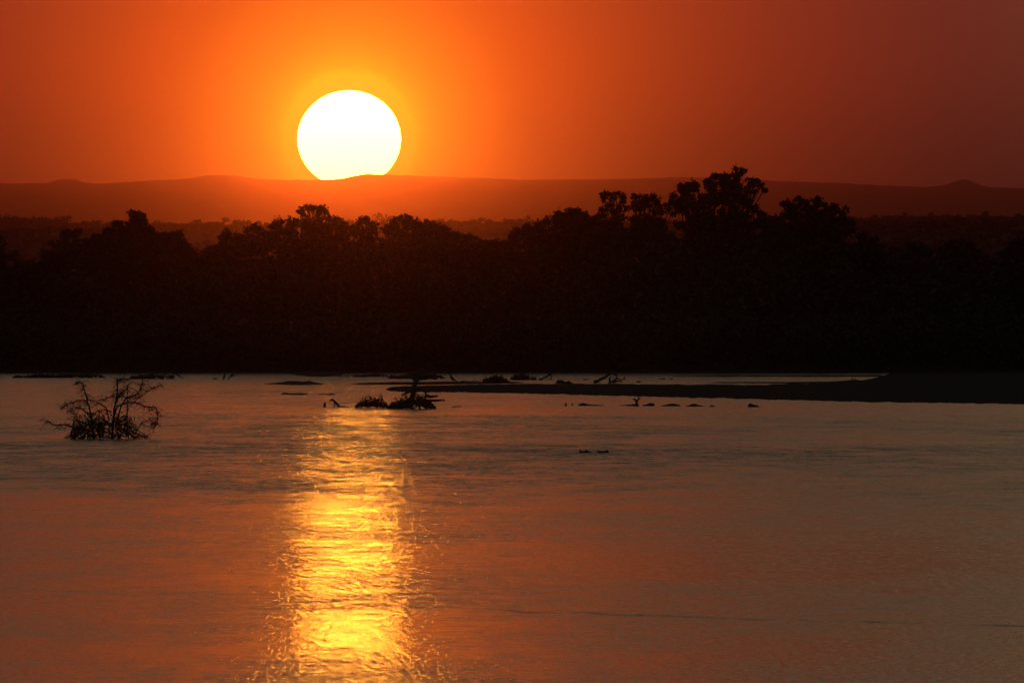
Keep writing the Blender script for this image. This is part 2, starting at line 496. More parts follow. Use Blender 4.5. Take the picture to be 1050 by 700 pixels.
tree('pointed leafy tree rising right of the dip in the treeline', 232, D0 + 3, [(233, 239, 4, 4), (230, 246, 7, 6), (239, 245, 6, 6), (222, 256, 8, 5), (212, 262, 7, 5), (226, 266, 22, 14), (244, 244, 5, 4), (248, 254, 14, 10), (206, 270, 5, 4)], 6, 1.15, wisps=10)
tree('small flat topped tree with two lifted tufts, right of the pointed tree', 259, D0 + 8, [(254, 236, 3.2, 2.2), (262, 232.5, 3.0, 2.2), (258, 235, 3, 1.4), (267, 237, 5, 4), (256, 245, 9, 5), (272, 241, 8, 6), (264, 254, 20, 10)], 7, 1.0, lacy=.3, wisps=6)
tree('square shouldered tree between the tufted tree and the tall fan shaped tree', 286, D0, [(284, 230, 5, 4), (288, 228, 2.5, 2), (282, 238, 4, 8), (291, 236, 7, 6), (278, 233, 2, 1.5), (297, 226, 2.2, 2), (301, 232, 7, 5), (306, 229, 5, 3.5), (292, 250, 20, 14)], 8, 1.1, lacy=.2, wisps=10)
tree('tall fan shaped tree with an open spreading crown below the sun', 320, D0 + 6, [(310, 214.5, 3.5, 3), (308, 217, 2.5, 2), (316, 213, 3, 2.5), (319, 216, 3.5, 3), (323, 212.5, 2.5, 1.8), (328, 213, 3.2, 2.6), (330, 216.5, 3.5, 3), (333.5, 217, 2.2, 2), (314, 221, 3, 4), (325, 221, 3, 4),
     (317, 227, 5, 4), (327, 226, 5, 4), (334, 222, 3.5, 3), (318, 236, 10, 8), (332, 236, 12, 8), (320, 256, 26, 16)], 9, 1.25, leaf=.2, lacy=.35, wisps=14)
tree('low uneven tree just right of the fan shaped tree', 347, D0, [(340, 225, 4, 3), (346, 226.5, 5, 4), (352, 229, 3.5, 4), (355, 232, 3, 3), (344, 236, 12, 8), (360, 237, 10, 5), (350, 256, 24, 16)], 10, 1.0, lacy=.35, wisps=12)
tree('twin topped lacy tree under the right rim of the sun', 374, D0 + 5, [(368, 228.5, 3.5, 4), (370, 226, 2.2, 1.8), (379, 228.5, 5, 4), (376, 225, 2.5, 1.6), (384, 231, 4, 3), (364, 233, 4, 3), (375, 238, 13, 6), (376, 256, 26, 16)], 11, 1.05, lacy=.4, wisps=12)
tree('wide lacy domed tree right below the sun', 418, D0, [(416, 223.5, 6, 3), (409, 226, 6, 4), (423, 226, 5, 3), (402, 231, 5, 4), (417, 231, 11, 6), (428, 229, 3.5, 3), (437, 228.5, 4, 3), (444, 233, 5, 4), (434, 236, 10, 6), (405, 238, 12, 7), (395, 235, 4, 3), (420, 254, 34, 18)], 12, 1.05, lacy=.4, wisps=22)
tree('low spreading tree stepping down right of the wide dome', 452, D0 - 4, [(450, 233.5, 6, 3.5), (457, 235.5, 4, 3), (448, 240, 14, 6), (465, 242, 8, 4), (476, 242.5, 6, 3), (458, 256, 28, 14)], 13, 1.0, lacy=.4, wisps=12)
tree('lowest scrubby tree in the gap between the two tree clumps', 490, D0 - 6, [(483, 245.5, 7, 3), (493, 248.5, 7, 3), (503, 250, 6, 3), (510, 250.5, 4, 2.5), (518, 251, 5, 3), (492, 264, 36, 14)], 14, 1.2, wisps=10)
tree('ragged tree starting the taller right hand clump', 540, D0, [(540, 232.5, 3, 2.5), (530, 238, 5, 4), (537, 238, 8, 5), (545, 236.5, 6, 4), (526, 244, 4, 5), (551, 229.5, 2, 4), (556, 230, 4, 4), (562, 226, 4, 3.5), (552, 240, 14, 8), (540, 256, 26, 16)], 15, 1.05, lacy=.3, wisps=18)
tree('smooth dome shaped tree left of the flat topped pair', 585, D0 + 4, [(572, 221, 6, 4), (583, 218, 7, 4), (591, 217.5, 6, 3), (578, 226, 12, 6), (594, 222, 8, 5), (601, 221.5, 4, 3.5), (607, 226, 6, 5), (586, 236, 24, 12), (590, 254, 36, 18)], 16, 1.3, wisps=10)
tree('flat topped lacy tree, left one of the pair with see through crowns', 632, D0 + 2, [(620, 199.5, 4, 2.5), (626, 199, 3.5, 2.2), (632, 199.5, 4, 2.8), (637, 200.5, 4, 3.2), (619, 204, 3.2, 1.8), (627, 204, 5, 2), (637, 205, 4, 3.5), (627, 210, 3.5, 3.5), (622, 213, 3, 2.5), (617, 216, 3.5, 2.5), (636, 212, 2.2, 4), (642, 213, 2.6, 4),
     (631, 217, 6, 3.5), (616, 222, 6, 3), (634, 224, 8, 3), (624, 230, 16, 5), (622, 244, 28, 12)], 17, 1.35, leaf=.2, lacy=.25, wisps=10)
tree('wide flat topped lacy tree, right one of the pair with see through crowns', 662, D0 - 3, [(650, 203, 4, 2.5), (656, 202.5, 4, 2), (663, 203.5, 5, 2.5), (669, 201.5, 3.5, 2.2), (673, 204, 3, 2.8), (655, 208, 7, 3.5), (666, 208, 7, 3.5), (675, 209, 5, 3), (651, 213, 3.5, 2.6), (660, 213.5, 4, 3), (677, 212.5, 3.5, 2),
     (684, 210, 1.5, 1.2), (686, 215, 3, 1.5), (689, 219, 3.2, 2), (679, 218, 4, 1.8), (672, 217, 2.6, 2), (658, 224, 12, 4), (668, 228, 14, 5), (662, 242, 30, 14)], 18, 1.35, leaf=.2, lacy=.2, wisps=8)
tree('tallest tree of the bank with a lopsided many lobed crown', 738, D0, [(697, 192, 4, 4), (704, 191, 6, 3.6), (710, 189, 4, 3.5), (714, 193, 4.5, 4.5), (703, 197, 6, 4), (691, 202, 3, 3.4), (689, 207, 2.4, 3), (697, 207, 5, 6), (706, 205, 9, 6),
     (727, 187, 4.5, 5), (733, 181.5, 5, 3.2), (737, 181, 2.4, 2), (730, 191, 7, 6), (743, 183, 5, 4), (748, 180.5, 4.5, 3), (755, 174.5, 3.4, 3), (761, 176, 4, 3.5), (757, 181, 5, 4), (745, 190, 10, 7), (754, 190, 6, 6),
     (768, 186, 4.5, 2.6), (775, 185.5, 3.6, 2.4), (779, 189, 4, 2.2), (769, 191, 5, 2.2), (774, 196, 3, 1.2), (783, 195, 3.5, 1.0), (764, 196, 3, 2), (732, 203, 17, 7), (752, 204, 14, 8), (764, 208, 7, 5), (719, 210, 8, 5),
     (714, 220, 9, 4), (728, 219, 5, 3.5), (741, 217, 4, 4), (753, 218, 7, 3.5), (773, 215, 5, 4), (781, 220, 4, 4), (700, 214, 9, 5), (712, 213, 8, 5), (722, 223, 8, 5), (746, 224, 10, 4), (761, 222, 8, 5), (735, 229, 30, 7), (768, 229, 18, 6), (708, 231, 18, 6), (738, 246, 40, 14)], 19, 1.35, leaf=.21, lacy=.15, wisps=26, trunk_r=.34)
tree('low bushy tree filling the step right of the tallest tree', 792, D0 - 4, [(788, 225, 5, 3), (796, 225.5, 5, 3.5), (803, 222, 4, 3.5), (794, 233, 14, 7), (794, 248, 22, 14)], 20, 1.2, wisps=6)
tree('round topped speckled tree right of the tallest tree', 836, D0 + 3, [(803, 209, 3, 2), (809, 208.5, 4.5, 3.5), (808, 213, 4, 4), (819, 205.5, 4.5, 3), (824, 209, 6, 4), (838, 204.5, 3, 2.6), (835, 209, 6, 4), (845, 211, 3.5, 2.6), (851, 212.5, 5, 3), (858, 214, 4, 3), (865, 217, 4.5, 4.5), (815, 219, 10, 8), (832, 219, 12, 9), (850, 222, 11, 8), (864, 227, 7, 5),
     (874, 228, 2.6, 3.5), (872, 236, 6, 5), (846, 236, 24, 10), (820, 238, 22, 10), (836, 254, 38, 14)], 21, 1.15, lacy=.25, wisps=26)
tree('short tree stepping down right of the speckled round tree', 885, D0 - 3, [(884, 243, 5, 4), (890, 248, 5, 3.5), (897, 246, 4.5, 3.5), (903, 254, 5, 3), (888, 256, 14, 8), (895, 268, 24, 12)], 22, 1.15, wisps=10)
tree('low dim tree standing further back at the right, before the hazy ridge', 938, D0 + 60, [(920, 257, 8, 3.5), (933, 253, 6, 4), (940, 254, 7, 5), (950, 258, 7, 4), (935, 270, 24, 12)], 23, 1.0, lacy=.2, wisps=8)
tree('small flat crowned tree standing alone near the right edge', 985, D0 + 20, [(974, 251, 5, 2.5), (983, 248, 7, 3), (991, 250, 6, 3), (997, 254, 5, 3.5), (968, 255, 4, 2.5), (982, 256, 10, 4), (1001, 259, 4, 3), (962, 259, 5, 3), (985, 268, 22, 10)], 24, 1.1, lacy=.35, wisps=10)
tree('dark tree cut off by the right edge of the picture', 1046, D0 + 6, [(1040, 250, 6, 4), (1050, 248, 8, 5), (1034, 256, 5, 4), (1028, 261, 6, 3.5), (1048, 262, 18, 10), (1080, 254, 26, 14), (1060, 280, 40, 18)], 25, 1.1, wisps=10)

# the tangle under and behind those trees: nobody could count it
def thicket(name, label, x0, x1, d0, d1, tops, n, size, seed, m, low=0.0):
    rng = np.random.default_rng(seed)
    px = rng.uniform(x0, x1, n); d = rng.uniform(d0, d1, n)
    X = (px - 525) / F * d
    xs = np.linspace(x0, x1, 400)
    prof = np.array([lerp_pts(tops, x) + 5 * fbm(x * .05, seed) + 4 * fbm(x * .17, seed + 5) for x in xs])
    ptop = np.interp(px, xs, prof)
    ztop = EYE + (YH - ptop) / F * d
    zb = np.array([gz(a, b) for a, b in zip(X, d)]) - .1
    f = rng.uniform(low, 1, n)
    Z = zb + (ztop - zb) * f
    o = quads_obj(name, rnd_quads(rng, np.stack([X, d, Z], 1), size, .1), m)
    tag(o, label, 'thicket', kind='stuff')
TOP_FRONT = [(-700, 282), (0, 282), (40, 280), (200, 278), (230, 268), (330, 258), (480, 262), (520, 262), (560, 256), (640, 246), (760, 244), (860, 252), (900, 264), (960, 268), (1050, 268), (1750, 270)]
thicket('riverside_thicket', 'dense dark thicket filling the far bank under the trees', -700, 1750, BANK_Y + 16, BANK_Y + 60, TOP_FRONT, 60000, .42, 3, M_leaf)
thicket('bank_scrub', 'low scrub and reeds edging the far waterline', -700, 1750, BANK_Y + 3, BANK_Y + 24, [(-700, 322), (1750, 322)], 60000, .30, 9, M_leaf2)
TOP_BACK = [(-700, 276), (0, 272), (200, 272), (350, 262), (520, 262), (700, 250), (860, 258), (900, 262), (1000, 266), (1750, 264)]
thicket('back_wood', 'dark wood standing behind the bank trees', -700, 1750, BANK_Y + 80, BANK_Y + 200, TOP_BACK, 36000, .55, 5, M_leaf, .25)

# far woods on the two hazy ridges
def far_wood(name, label, D, d_front, ridge, n, crown, seed):
    rng = np.random.default_rng(seed); R = random.Random(seed)
    cs = []
    def one(px, d, big):
        X = (px - 525) / F * D
        z = gz(X, d)
        clump = .5 + .5 * fbm(px * .012, d * .002, seed)
        hgt = crown * R.uniform(.4, .8) * (.55 + .9 * clump) * big
        w = crown * R.uniform(.6, 1.15) * (.7 + .3 * big)
        k = R.randint(34, 56)
        u = rng.normal(size=(k, 3)); u /= np.linalg.norm(u, axis=1)[:, None]
        cs.append(np.array((X, d, z + hgt * .7)) + u * np.array((w * .5, w * .5, hgt * .36)) * rng.uniform(.3, 1, size=(k, 1)))
    for _ in range(n):
        one(R.uniform(-560, 1620), D - (D - d_front) * R.random() ** 1.15, R.uniform(.7, 1.0))
    px = -560
    while px < 1620:                       # taller crowns breaking the skyline
        one(px, D - R.uniform(0, 60), R.choice([.8, 1.0, 1.3, 1.55]))
        px += R.choice([6, 9, 14, 26]) * R.uniform(.6, 1.3)
    cs = np.concatenate(cs)
    o = quads_obj(name, rnd_quads(rng, cs, crown * .15, .1), M_wood)
    tag(o, label, 'wood', kind='stuff')
far_wood('far_wood', 'pale hazy line of distant treetops on the farther low ridge', DA, DA - 1600, RIDGE_A, 3600, 7.0, 41)
far_wood('far_wood', 'darker hazy wood on the nearer low ridge', DB, DB - 1200, RIDGE_B, 4200, 5.6, 42)

# ------------------------------------------------------------------ sandbars and mud in the river
def bar(name, label, top, bot, h, m, seed, ragged=.35):
    """a low bank whose near waterline shows on rows `bot` and whose crest shows on rows `top`"""
    x0 = max(top[0][0], bot[0][0]); x1 = min(top[-1][0], bot[-1][0])
    n = max(24, int((x1 - x0) * 1.2))
    V = []; Fc = []
    for i in range(n + 1):
        px = x0 + (x1 - x0) * i / n
        t_, b_ = lerp_pts(top, px), lerp_pts(bot, px)
        b_ += ragged * fbm(px * .06, seed) + ragged * .5 * fbm(px * .3, seed + 3)
        t_ += ragged * .6 * fbm(px * .09, seed + 7)
        b_ = max(b_, t_ + .25)
        dn = wd(b_)
        hh = h * min(1, (b_ - t_) / 2.5) * (.8 + .4 * fbm(px * .04, seed + 11))
        dc = max(wd(t_, hh), dn + .6)
        for f, k in ((0, -.35), (.02, .12), (.12, .3), (.35, .62), (.65, .8), (.85, .95), (1, 1.0), (1.12, .5), (1.3, -.4)):
            d = dn + (dc - dn) * f
            X = (px - 525) / F * d
            z = hh * k + (hh * .18 * fbm(X * .5, d * .12, seed) if 0 < f < 1 else 0)
            V.append((X, d, z))
    for i in range(n):
        for k in range(8):
            a = i * 9 + k
            Fc.append((a, a + 9, a + 10, a + 1))
    return tag(mesh_obj(name, V, Fc, m, smooth=True), label, name.replace('_', ' '), kind='structure')
bar('sandbar', 'long dark sandbar across the right half of the river',
    [(396, 398.6), (400, 397), (404, 396.2), (420, 395.6), (450, 394.8), (520, 393.6), (600, 393.6), (700, 394.5), (770, 395), (840, 393.6), (872, 392), (893, 390), (906, 386.6), (918, 383), (1060, 382), (1500, 381.6)],
    [(396, 399.2), (399, 400.8), (403, 401.4), (420, 402), (470, 402.2), (560, 404), (650, 406.4), (760, 409), (850, 411.4), (900, 413), (1060, 415.6), (1500, 420)], .14, M_sand, 1, .9)
bar('sandbar', 'thin dark sand strip behind the left end of the long sandbar', [(360, 393.2), (372, 392.4), (400, 391.6), (460, 391), (528, 391.2), (540, 392)], [(360, 393.8), (380, 394.4), (420, 394.4), (480, 393.9), (528, 393), (540, 392.4)], .10, M_sand, 2)
bar('sandbar', 'hair thin sand spit close to the far bank at right', [(690, 385.3), (720, 384.9), (800, 384.7), (905, 384.4)], [(690, 385.6), (720, 386), (800, 386), (905, 386.2)], .08, M_sand, 3)
bar('sandbar', 'narrow sand tongue between the far spit and the long sandbar', [(728, 392), (745, 391.4), (800, 391.4), (850, 391), (880, 389)], [(728, 392.4), (745, 392.7), (800, 393), (850, 393.4), (880, 393)], .08, M_sand, 4)
bar('mud_bank', 'largest low mud islet left of the sun track', [(271, 393.2), (282, 392.4), (290, 391.4), (296, 390.2), (304, 390.4), (312, 391), (317, 390), (321, 391.4), (332, 393.4)], [(271, 393.6), (285, 394), (292, 394.6), (300, 394.8), (318, 394.6), (332, 393.9)], .14, M_mud, 5, .15)
bar('mud_bank', 'slim mud islet in front of the largest islet', [(288, 403.6), (292, 402.2), (297, 403.1), (305, 402.8), (312, 403), (316, 404)], [(288, 404.2), (296, 404.7), (308, 404.8), (316, 404.5)], .1, M_mud, 6, .1)
bar('mud_bank', 'small mud islet left of the bent snag', [(325, 404.2), (331, 403.5), (336, 403.9), (340, 402.9), (344, 404.2)], [(325, 404.5), (332, 404.7), (340, 404.9), (344, 404.6)], .09, M_mud, 7, .1)
bar('mud_bank', 'dark mud tongue jutting from the far bank left of the sun track', [(296, 382), (304, 381), (346, 381), (352, 383)], [(296, 382.6), (304, 384.4), (316, 386), (330, 386.2), (346, 385.6), (352, 383.5)], .25, M_mud, 8, .2)
bar('mud_bank', 'flat wet mud patch holding the forked stump', [(634, 415.4), (643, 414.9), (654, 414.9)], [(634, 415.7), (643, 416.2), (654, 416.2)], .05, M_mud, 9, .05)

# ------------------------------------------------------------------ driftwood
def heap(name, label, cat, x0, x1, base, prof, n, seed, r=(.012, .04), depth=1.6, logs=2, leafy=0, group='driftwood caught on the far shallows', stick=1.0):
    """a tangle of dead branches: outline rows `prof` above waterline row `base`"""
    R = random.Random(seed); rng = np.random.default_rng(seed)
    d = wd(base)
    pm = d / F
    cx = (x0 + x1) / 2
    root = empty(name, P(cx, base, d)); tag(root, label, cat, group)
    o = Vector(root.location)
    for k in range(logs):
        a = x0 + (x1 - x0) * R.uniform(.05, .45); b = a + (x1 - x0) * R.uniform(.3, .5)
        h0 = max(.5, base - lerp_pts(prof, a)); h1 = max(.5, base - lerp_pts(prof, b))
        m_ = MB()
        pts = bent(P(a, base - R.uniform(0, .3) * h0, d + R.uniform(-.5, .5)), P(b, base - R.uniform(.2, .8) * h1, d + R.uniform(-.5, .5)), 7, .07, R)
        m_.tube([q - o for q in pts], np.linspace(r[1] * 2.3, r[1] * .9, 8), 7)
        m_.build('log', M_drift, root)
    m_ = MB()
    for k in range(n):
        a = R.uniform(x0, x1); top = lerp_pts(prof, a); h = base - top
        if h < .3: continue
        L = R.uniform(.5, 1.4) * stick * max(h, 2.0)
        b = min(x1, max(x0, a + R.uniform(-1, 1) * L)); hb = max(.1, base - lerp_pts(prof, b))
        ya = base + R.uniform(-.2, .4) - h * R.uniform(0, .45)
        yb = base - hb * R.uniform(.25, 1.0)
        dd = d + R.uniform(-.5, .5) * depth
        rr = R.uniform(*r)
        pts = bent(P(a, ya, dd), P(b, yb, dd + R.uniform(-.3, .3)), 5, .14, R)
        m_.tube([q - o for q in pts], np.linspace(rr, rr * .4, 6), 5, False)
        if R.random() < .6:
            s = pts[R.randint(2, 4)]
            e = s + Vector((R.uniform(-1, 1), R.uniform(-.5, .5), R.uniform(-.2, 1))) * h * pm * .35
            m_.tube([q - o for q in bent(s, e, 3, .15, R)], np.linspace(rr * .6, rr * .25, 4), 4, False)
    m_.build('twigs', M_drift, root)['kind'] = 'stuff'
    if leafy:
        px = rng.uniform(x0, x1, leafy)
        hh = np.array([base - lerp_pts(prof, q) for q in px])
        py = base - hh * rng.uniform(0, .75, leafy) ** 1.3
        C_ = np.stack([(px - 525) * pm, d + rng.uniform(-.5, .5, leafy) * depth, EYE + (YH - py) * pm], 1) - np.array(o)
        quads_obj('debris', rnd_quads(rng, C_, pm * 1.5, .02), M_leaf2, root)['kind'] = 'stuff'
    return root
heap('driftwood_heap', 'long flat driftwood heap near the far bank at the left edge', 'driftwood', 13, 108, 387.4,
     [(13, 386), (16, 383), (20, 384), (24, 385), (30, 382), (40, 382.5), (46, 383), (56, 382), (68, 383.5), (74, 383), (84, 381.5), (96, 381), (102, 381.5), (105, 384.5), (108, 387)], 220, 51, (.03, .08), 3, 3, 160)
heap('driftwood_heap', 'twiggy driftwood heap behind the leafless river bush', 'driftwood', 132, 178, 388.6,
     [(132, 386.5), (135, 384), (140, 385), (150, 381.5), (160, 381), (166, 384), (170, 382), (178, 384)], 130, 52, (.025, .07), 2.5, 2, 60)
def sticks(name, label, cat, base, lines, r, seed, extra=None, group='dead branches standing in the shallows', seg=7, dd=.3):
    """dead wood drawn as crooked tapering limbs; each limb a part"""
    R = random.Random(seed); d = wd(base)
    x = np.mean([p[0] for l in lines for p in l])
    root = empty(name, P(float(x), base, d)); tag(root, label, cat, group)
    o = Vector(root.location)
    for i, l in enumerate(lines):
        m_ = MB(); off = R.uniform(-dd, dd) if i else 0
        pts = [P(px, py, d + off * k / max(1, len(l) - 1)) - o for k, (px, py) in enumerate(l)]
        r0 = r if i == 0 else r * .6
        # refine with small crooks
        fine = []
        for a, b in zip(pts, pts[1:]):
            for k in range(3):
                q = a.lerp(b, k / 3)
                fine.append(q + (Vector((R.uniform(-1, 1), R.uniform(-1, 1), R.uniform(-1, 1))) * r0 * .35 if k else Vector()))
        fine.append(pts[-1])
        m_.tube(fine, np.linspace(r0, r0 * .45, len(fine)), seg)
        m_.build('trunk' if i == 0 and cat == 'dead tree' else 'limb', M_drift, root)
    return root
sticks('dead_branch', 'forked pair of short sticks standing off the far bank at left', 'dead branch', 388.8, [[(229, 389.4), (230.5, 385), (231, 382)], [(233.5, 389.2), (236, 386), (238, 383.4), (239, 381)], [(237, 385), (241, 383.6), (243, 385)], [(236, 386), (240, 385.5)]], .11, 61)
sticks('dead_branch', 'sunken stick showing left of the forked pair of sticks', 'dead branch', 388.7, [[(218, 388.8), (221, 388.1), (224, 388.9)], [(221, 388.1), (222, 387.4)]], .09, 62)
sticks('dead_branch', 'thin slanting branch reaching right of the twiggy heap', 'dead branch', 387.8, [[(176, 381), (181, 384), (186, 386.8), (189, 387.8)], [(181, 384), (185, 384.5)], [(178, 382.5), (177, 386)]], .07, 63)
sticks('bent_snag', 'bent snag arching out of the water left of the snag pile', 'dead branch', 417.2, [[(348, 417.6), (346, 415), (343.5, 411.8), (340.5, 409.4), (338, 410.6)], [(343.6, 412), (343, 415), (342.6, 417.4)], [(340.5, 409.4), (339.4, 408.6)], [(347, 417), (352, 416.8), (358, 417.2)]], .085, 64)
sticks('stump', 'stubby post beside the bent snag', 'stump', 417.0, [[(333, 417.6), (333, 414.4), (333.4, 412.6)], [(332.6, 417.2), (331.4, 416)], [(333, 414.5), (334.6, 413.4)]], .085, 65)
heap('snag_pile', 'left brush pile of the snag in the sun track', 'driftwood', 364, 398, 418.2,
     [(364, 417), (367, 409), (370, 406), (374, 405), (378, 403.4), (384, 404.5), (388, 408), (392, 401.8), (394, 410), (398, 415)], 150, 53, (.012, .035), 1.4, 2, 30, group='brush piles of the midstream snag')
heap('snag_pile', 'right brush pile heaped round the foot of the thick snag', 'driftwood', 396, 447, 419,
     [(396, 417), (402, 411), (405, 404.5), (410, 405), (414, 403.5), (418, 404.5), (422, 399), (428, 402), (432, 401.5), (437, 404), (441, 410), (447, 417)], 230, 54, (.012, .04), 1.8, 3, 50, group='brush piles of the midstream snag')
sticks('dead_tree', 'thick leaning snag with a ragged flared top by the sun track', 'dead tree', 418.2,
       [[(421, 419), (422, 411), (424, 402), (425.5, 394), (427.5, 389), (430, 384), (433, 379)], [(427, 390), (423, 387), (417, 385.5), (411, 386.4)], [(428, 388), (434, 388), (441, 387.2), (448, 388)], [(429, 386), (437, 385), (446, 384.4), (453, 386)],
        [(430, 384), (424, 382), (418, 383)], [(424, 402), (431, 399), (436, 401), (438, 406)], [(436, 406), (443, 406.5), (449, 406)], [(434, 410), (444, 410.6), (456, 410.6)], [(424, 400), (418, 402), (412, 405)], [(431, 384), (437, 381), (447, 382)]], .16, 66, dd=.5)
heap('driftwood_heap', 'leaning raft of branches under the bank behind the thick snag', 'driftwood', 398, 456, 388.2, [(398, 384.5), (404, 383), (412, 384.5), (424, 381), (446, 381), (452, 384), (456, 386.5)], 130, 55, (.03, .08), 2, 2, 60)
heap('driftwood_heap', 'thin litter of branches along the bank left of the thick snag', 'driftwood', 346, 398, 386.4, [(346, 383.6), (356, 384.8), (366, 384), (384, 382.6), (390, 382.4), (398, 384.5)], 110, 56, (.025, .06), 2, 2, 40)
heap('driftwood_heap', 'rounded branch heap on the sandbar right of the standing bird', 'driftwood', 495, 523, 392.6,
     [(495, 390.5), (496, 383), (498, 385), (500, 387), (504, 384.5), (510, 382.5), (514, 383.5), (518, 387), (521, 389), (523, 392)], 130, 57, (.03, .075), 2, 2, 50)
heap('driftwood_heap', 'branch heap with a raised tip, right of the rounded heap', 'driftwood', 523, 550, 389.6, [(523, 385), (528, 382), (536, 381.5), (542, 383), (545, 387), (547, 386), (548.5, 384.4), (550, 388.5)], 100, 58, (.03, .08), 2, 2, 40)
sticks('dead_branch', 'low twig lying on the sandbar beside the standing bird', 'dead branch', 392.2, [[(472, 391.6), (477, 390), (482, 391)], [(481, 391.8), (486, 390.2), (491, 390.6), (495, 389)], [(486, 390.2), (488, 388.8)]], .07, 67)
sticks('dead_branch', 'slanting log with an upright prong on the sandbar', 'dead branch', 389.8, [[(552.5, 389.6), (557, 388), (561, 386), (564.4, 384), (567, 381.6)], [(564.4, 384), (565, 386.4), (565.4, 388.8), (560, 388.8)], [(564.4, 384), (561, 382.6)]], .12, 68)
heap('driftwood_heap', 'two small tufts of wreckage right of the slanting log', 'driftwood', 570, 586, 393.2, [(570, 392), (572, 388.6), (574, 387.4), (576, 389.4), (579, 391.6), (581, 391), (583, 389.8), (584.6, 391), (586, 392.6)], 70, 59, (.03, .07), 1.5, 1, 90)
sticks('dead_branch', 'arching dead limb with broken prongs on the sandbar', 'dead branch', 393.0, [[(609, 391.4), (613, 391), (616, 388.4), (620, 387.2), (624, 383.8), (626.6, 381.6), (630, 382.8), (633, 385.4)], [(624, 392.6), (629, 390.4), (633, 388.4), (637, 389.4), (640.4, 388.6)], [(640.2, 388.6), (640.6, 386.2)], [(625.6, 391.6), (624.6, 388), (627, 386.6)],
     [(628, 392.6), (634, 390.8), (638, 391.8)], [(630, 390), (631, 388)], [(633, 388.4), (632, 385.4)]], .15, 69)
sticks('stump', 'forked stump standing among the midstream rocks', 'stump', 416.2, [[(653.2, 416.6), (653, 413), (652.2, 410.6), (650.4, 408.4)], [(652.6, 411.2), (655, 408.8), (656.6, 408.2)], [(651.2, 409.4), (649.2, 408.9)], [(655, 408.8), (654.2, 407.9)]], .09, 70)
sticks('dead_branch', 'thin floating twig right below the snag piles', 'dead branch', 417.6, [[(464, 417.2), (469, 416.4), (474, 417)], [(469, 416.4), (471, 416)]], .03, 71)
sticks('post', 'taller of two thin posts on the far spit at right', 'post', 390.2, [[(874, 390.4), (873.8, 388), (873.4, 386.6)], [(873.8, 388.4), (875, 387.6)]], .06, 72)
sticks('post', 'shorter of two thin posts on the far spit at right', 'post', 390.2, [[(877, 390.4), (877, 388.4), (877.4, 387.2)], [(877, 388.6), (876.2, 388)]], .06, 73)
sticks('dead_branch', 'small wedge of driftwood at the root of the far spit', 'dead branch', 390.4, [[(893, 390.4), (895.5, 388.6), (897.6, 387.6)], [(895.5, 388.6), (896.4, 390.2)]], .09, 74)

# ------------------------------------------------------------------ dark rocks in the shallows
def rock(label, x0, x1, top, base, seed, bumps=1):
    d = wd(base); w = (x1 - x0) / 2 * d / F; h = (base - top) * d / F
    bm = bmesh.new()
    bmesh.ops.create_icosphere(bm, subdivisions=3, radius=1)
    for v in bm.verts:
        k = 1 + .22 * fbm(v.co.x * 1.6 + seed, v.co.y * 1.6, v.co.z * 1.6 + seed * 3.3) + .08 * fbm(v.co.x * 5, v.co.y * 5 + seed, v.co.z * 5)
        v.co = Vector((v.co.x * w * k, v.co.y * max(w * .6, .12) * k, v.co.z * h * (1.5 if v.co.z < 0 else 1) * k))
        if v.co.z > 0: v.co.z *= .8 + .3 * math.sin(v.co.x / w * 2.4 * bumps + seed)
    me = bpy.data.meshes.new('rock'); bm.to_mesh(me); bm.free()
    me.polygons.foreach_set('use_smooth', [True] * len(me.polygons)); me.materials.append(M_mud)
    o = bpy.data.objects.new('rock', me); COL.objects.link(o)
    o.location = P((x0 + x1) / 2, base, d)
    tag(o, label, 'rock', 'dark rocks breaking the surface midstream')
rock('tiny upright dark rock at the left end of the midstream row', 578.8, 581.4, 412.8, 416, 1)
rock('speck of dark rock second from the left in the midstream row', 585.6, 587.8, 413.4, 415.2, 2)
rock('low humped rock left of the flat slab in the midstream row', 592, 609, 413.2, 415.7, 3, 1.6)
rock('flat dark slab left of the forked stump in the midstream row', 607, 620, 414.2, 415.9, 4)
rock('low knob of rock touching the forked stump', 643, 651.6, 413.2, 416, 5)
rock('rounded dark rock just right of the forked stump', 658.4, 671.6, 412.9, 416, 6)
rock('longest low dark rock in the midstream row', 677.6, 697.6, 413.8, 416.2, 7)
rock('long uneven dark rock right of the longest one', 702.6, 722, 414, 416.5, 8, 2)
rock('tiny flat rock near the right end of the midstream row', 727.6, 734, 415.4, 416.8, 9)
rock('peaked dark rock alone at the right end of the midstream row', 767.4, 778, 413, 417.2, 10)
rock('small dark rock in the far channel just left of the arching dead limb', 598, 604, 387.6, 389.4, 11)
rock('dark speck of rock in the far bright channel, left one of two', 675, 682.4, 387.4, 389, 12)
rock('dark speck of rock in the far bright channel, right one of two', 685.6, 690.4, 388, 389.1, 13)
rock('low rock on the far edge of the long sandbar right of the arching limb', 652, 657.4, 390.4, 392, 14)

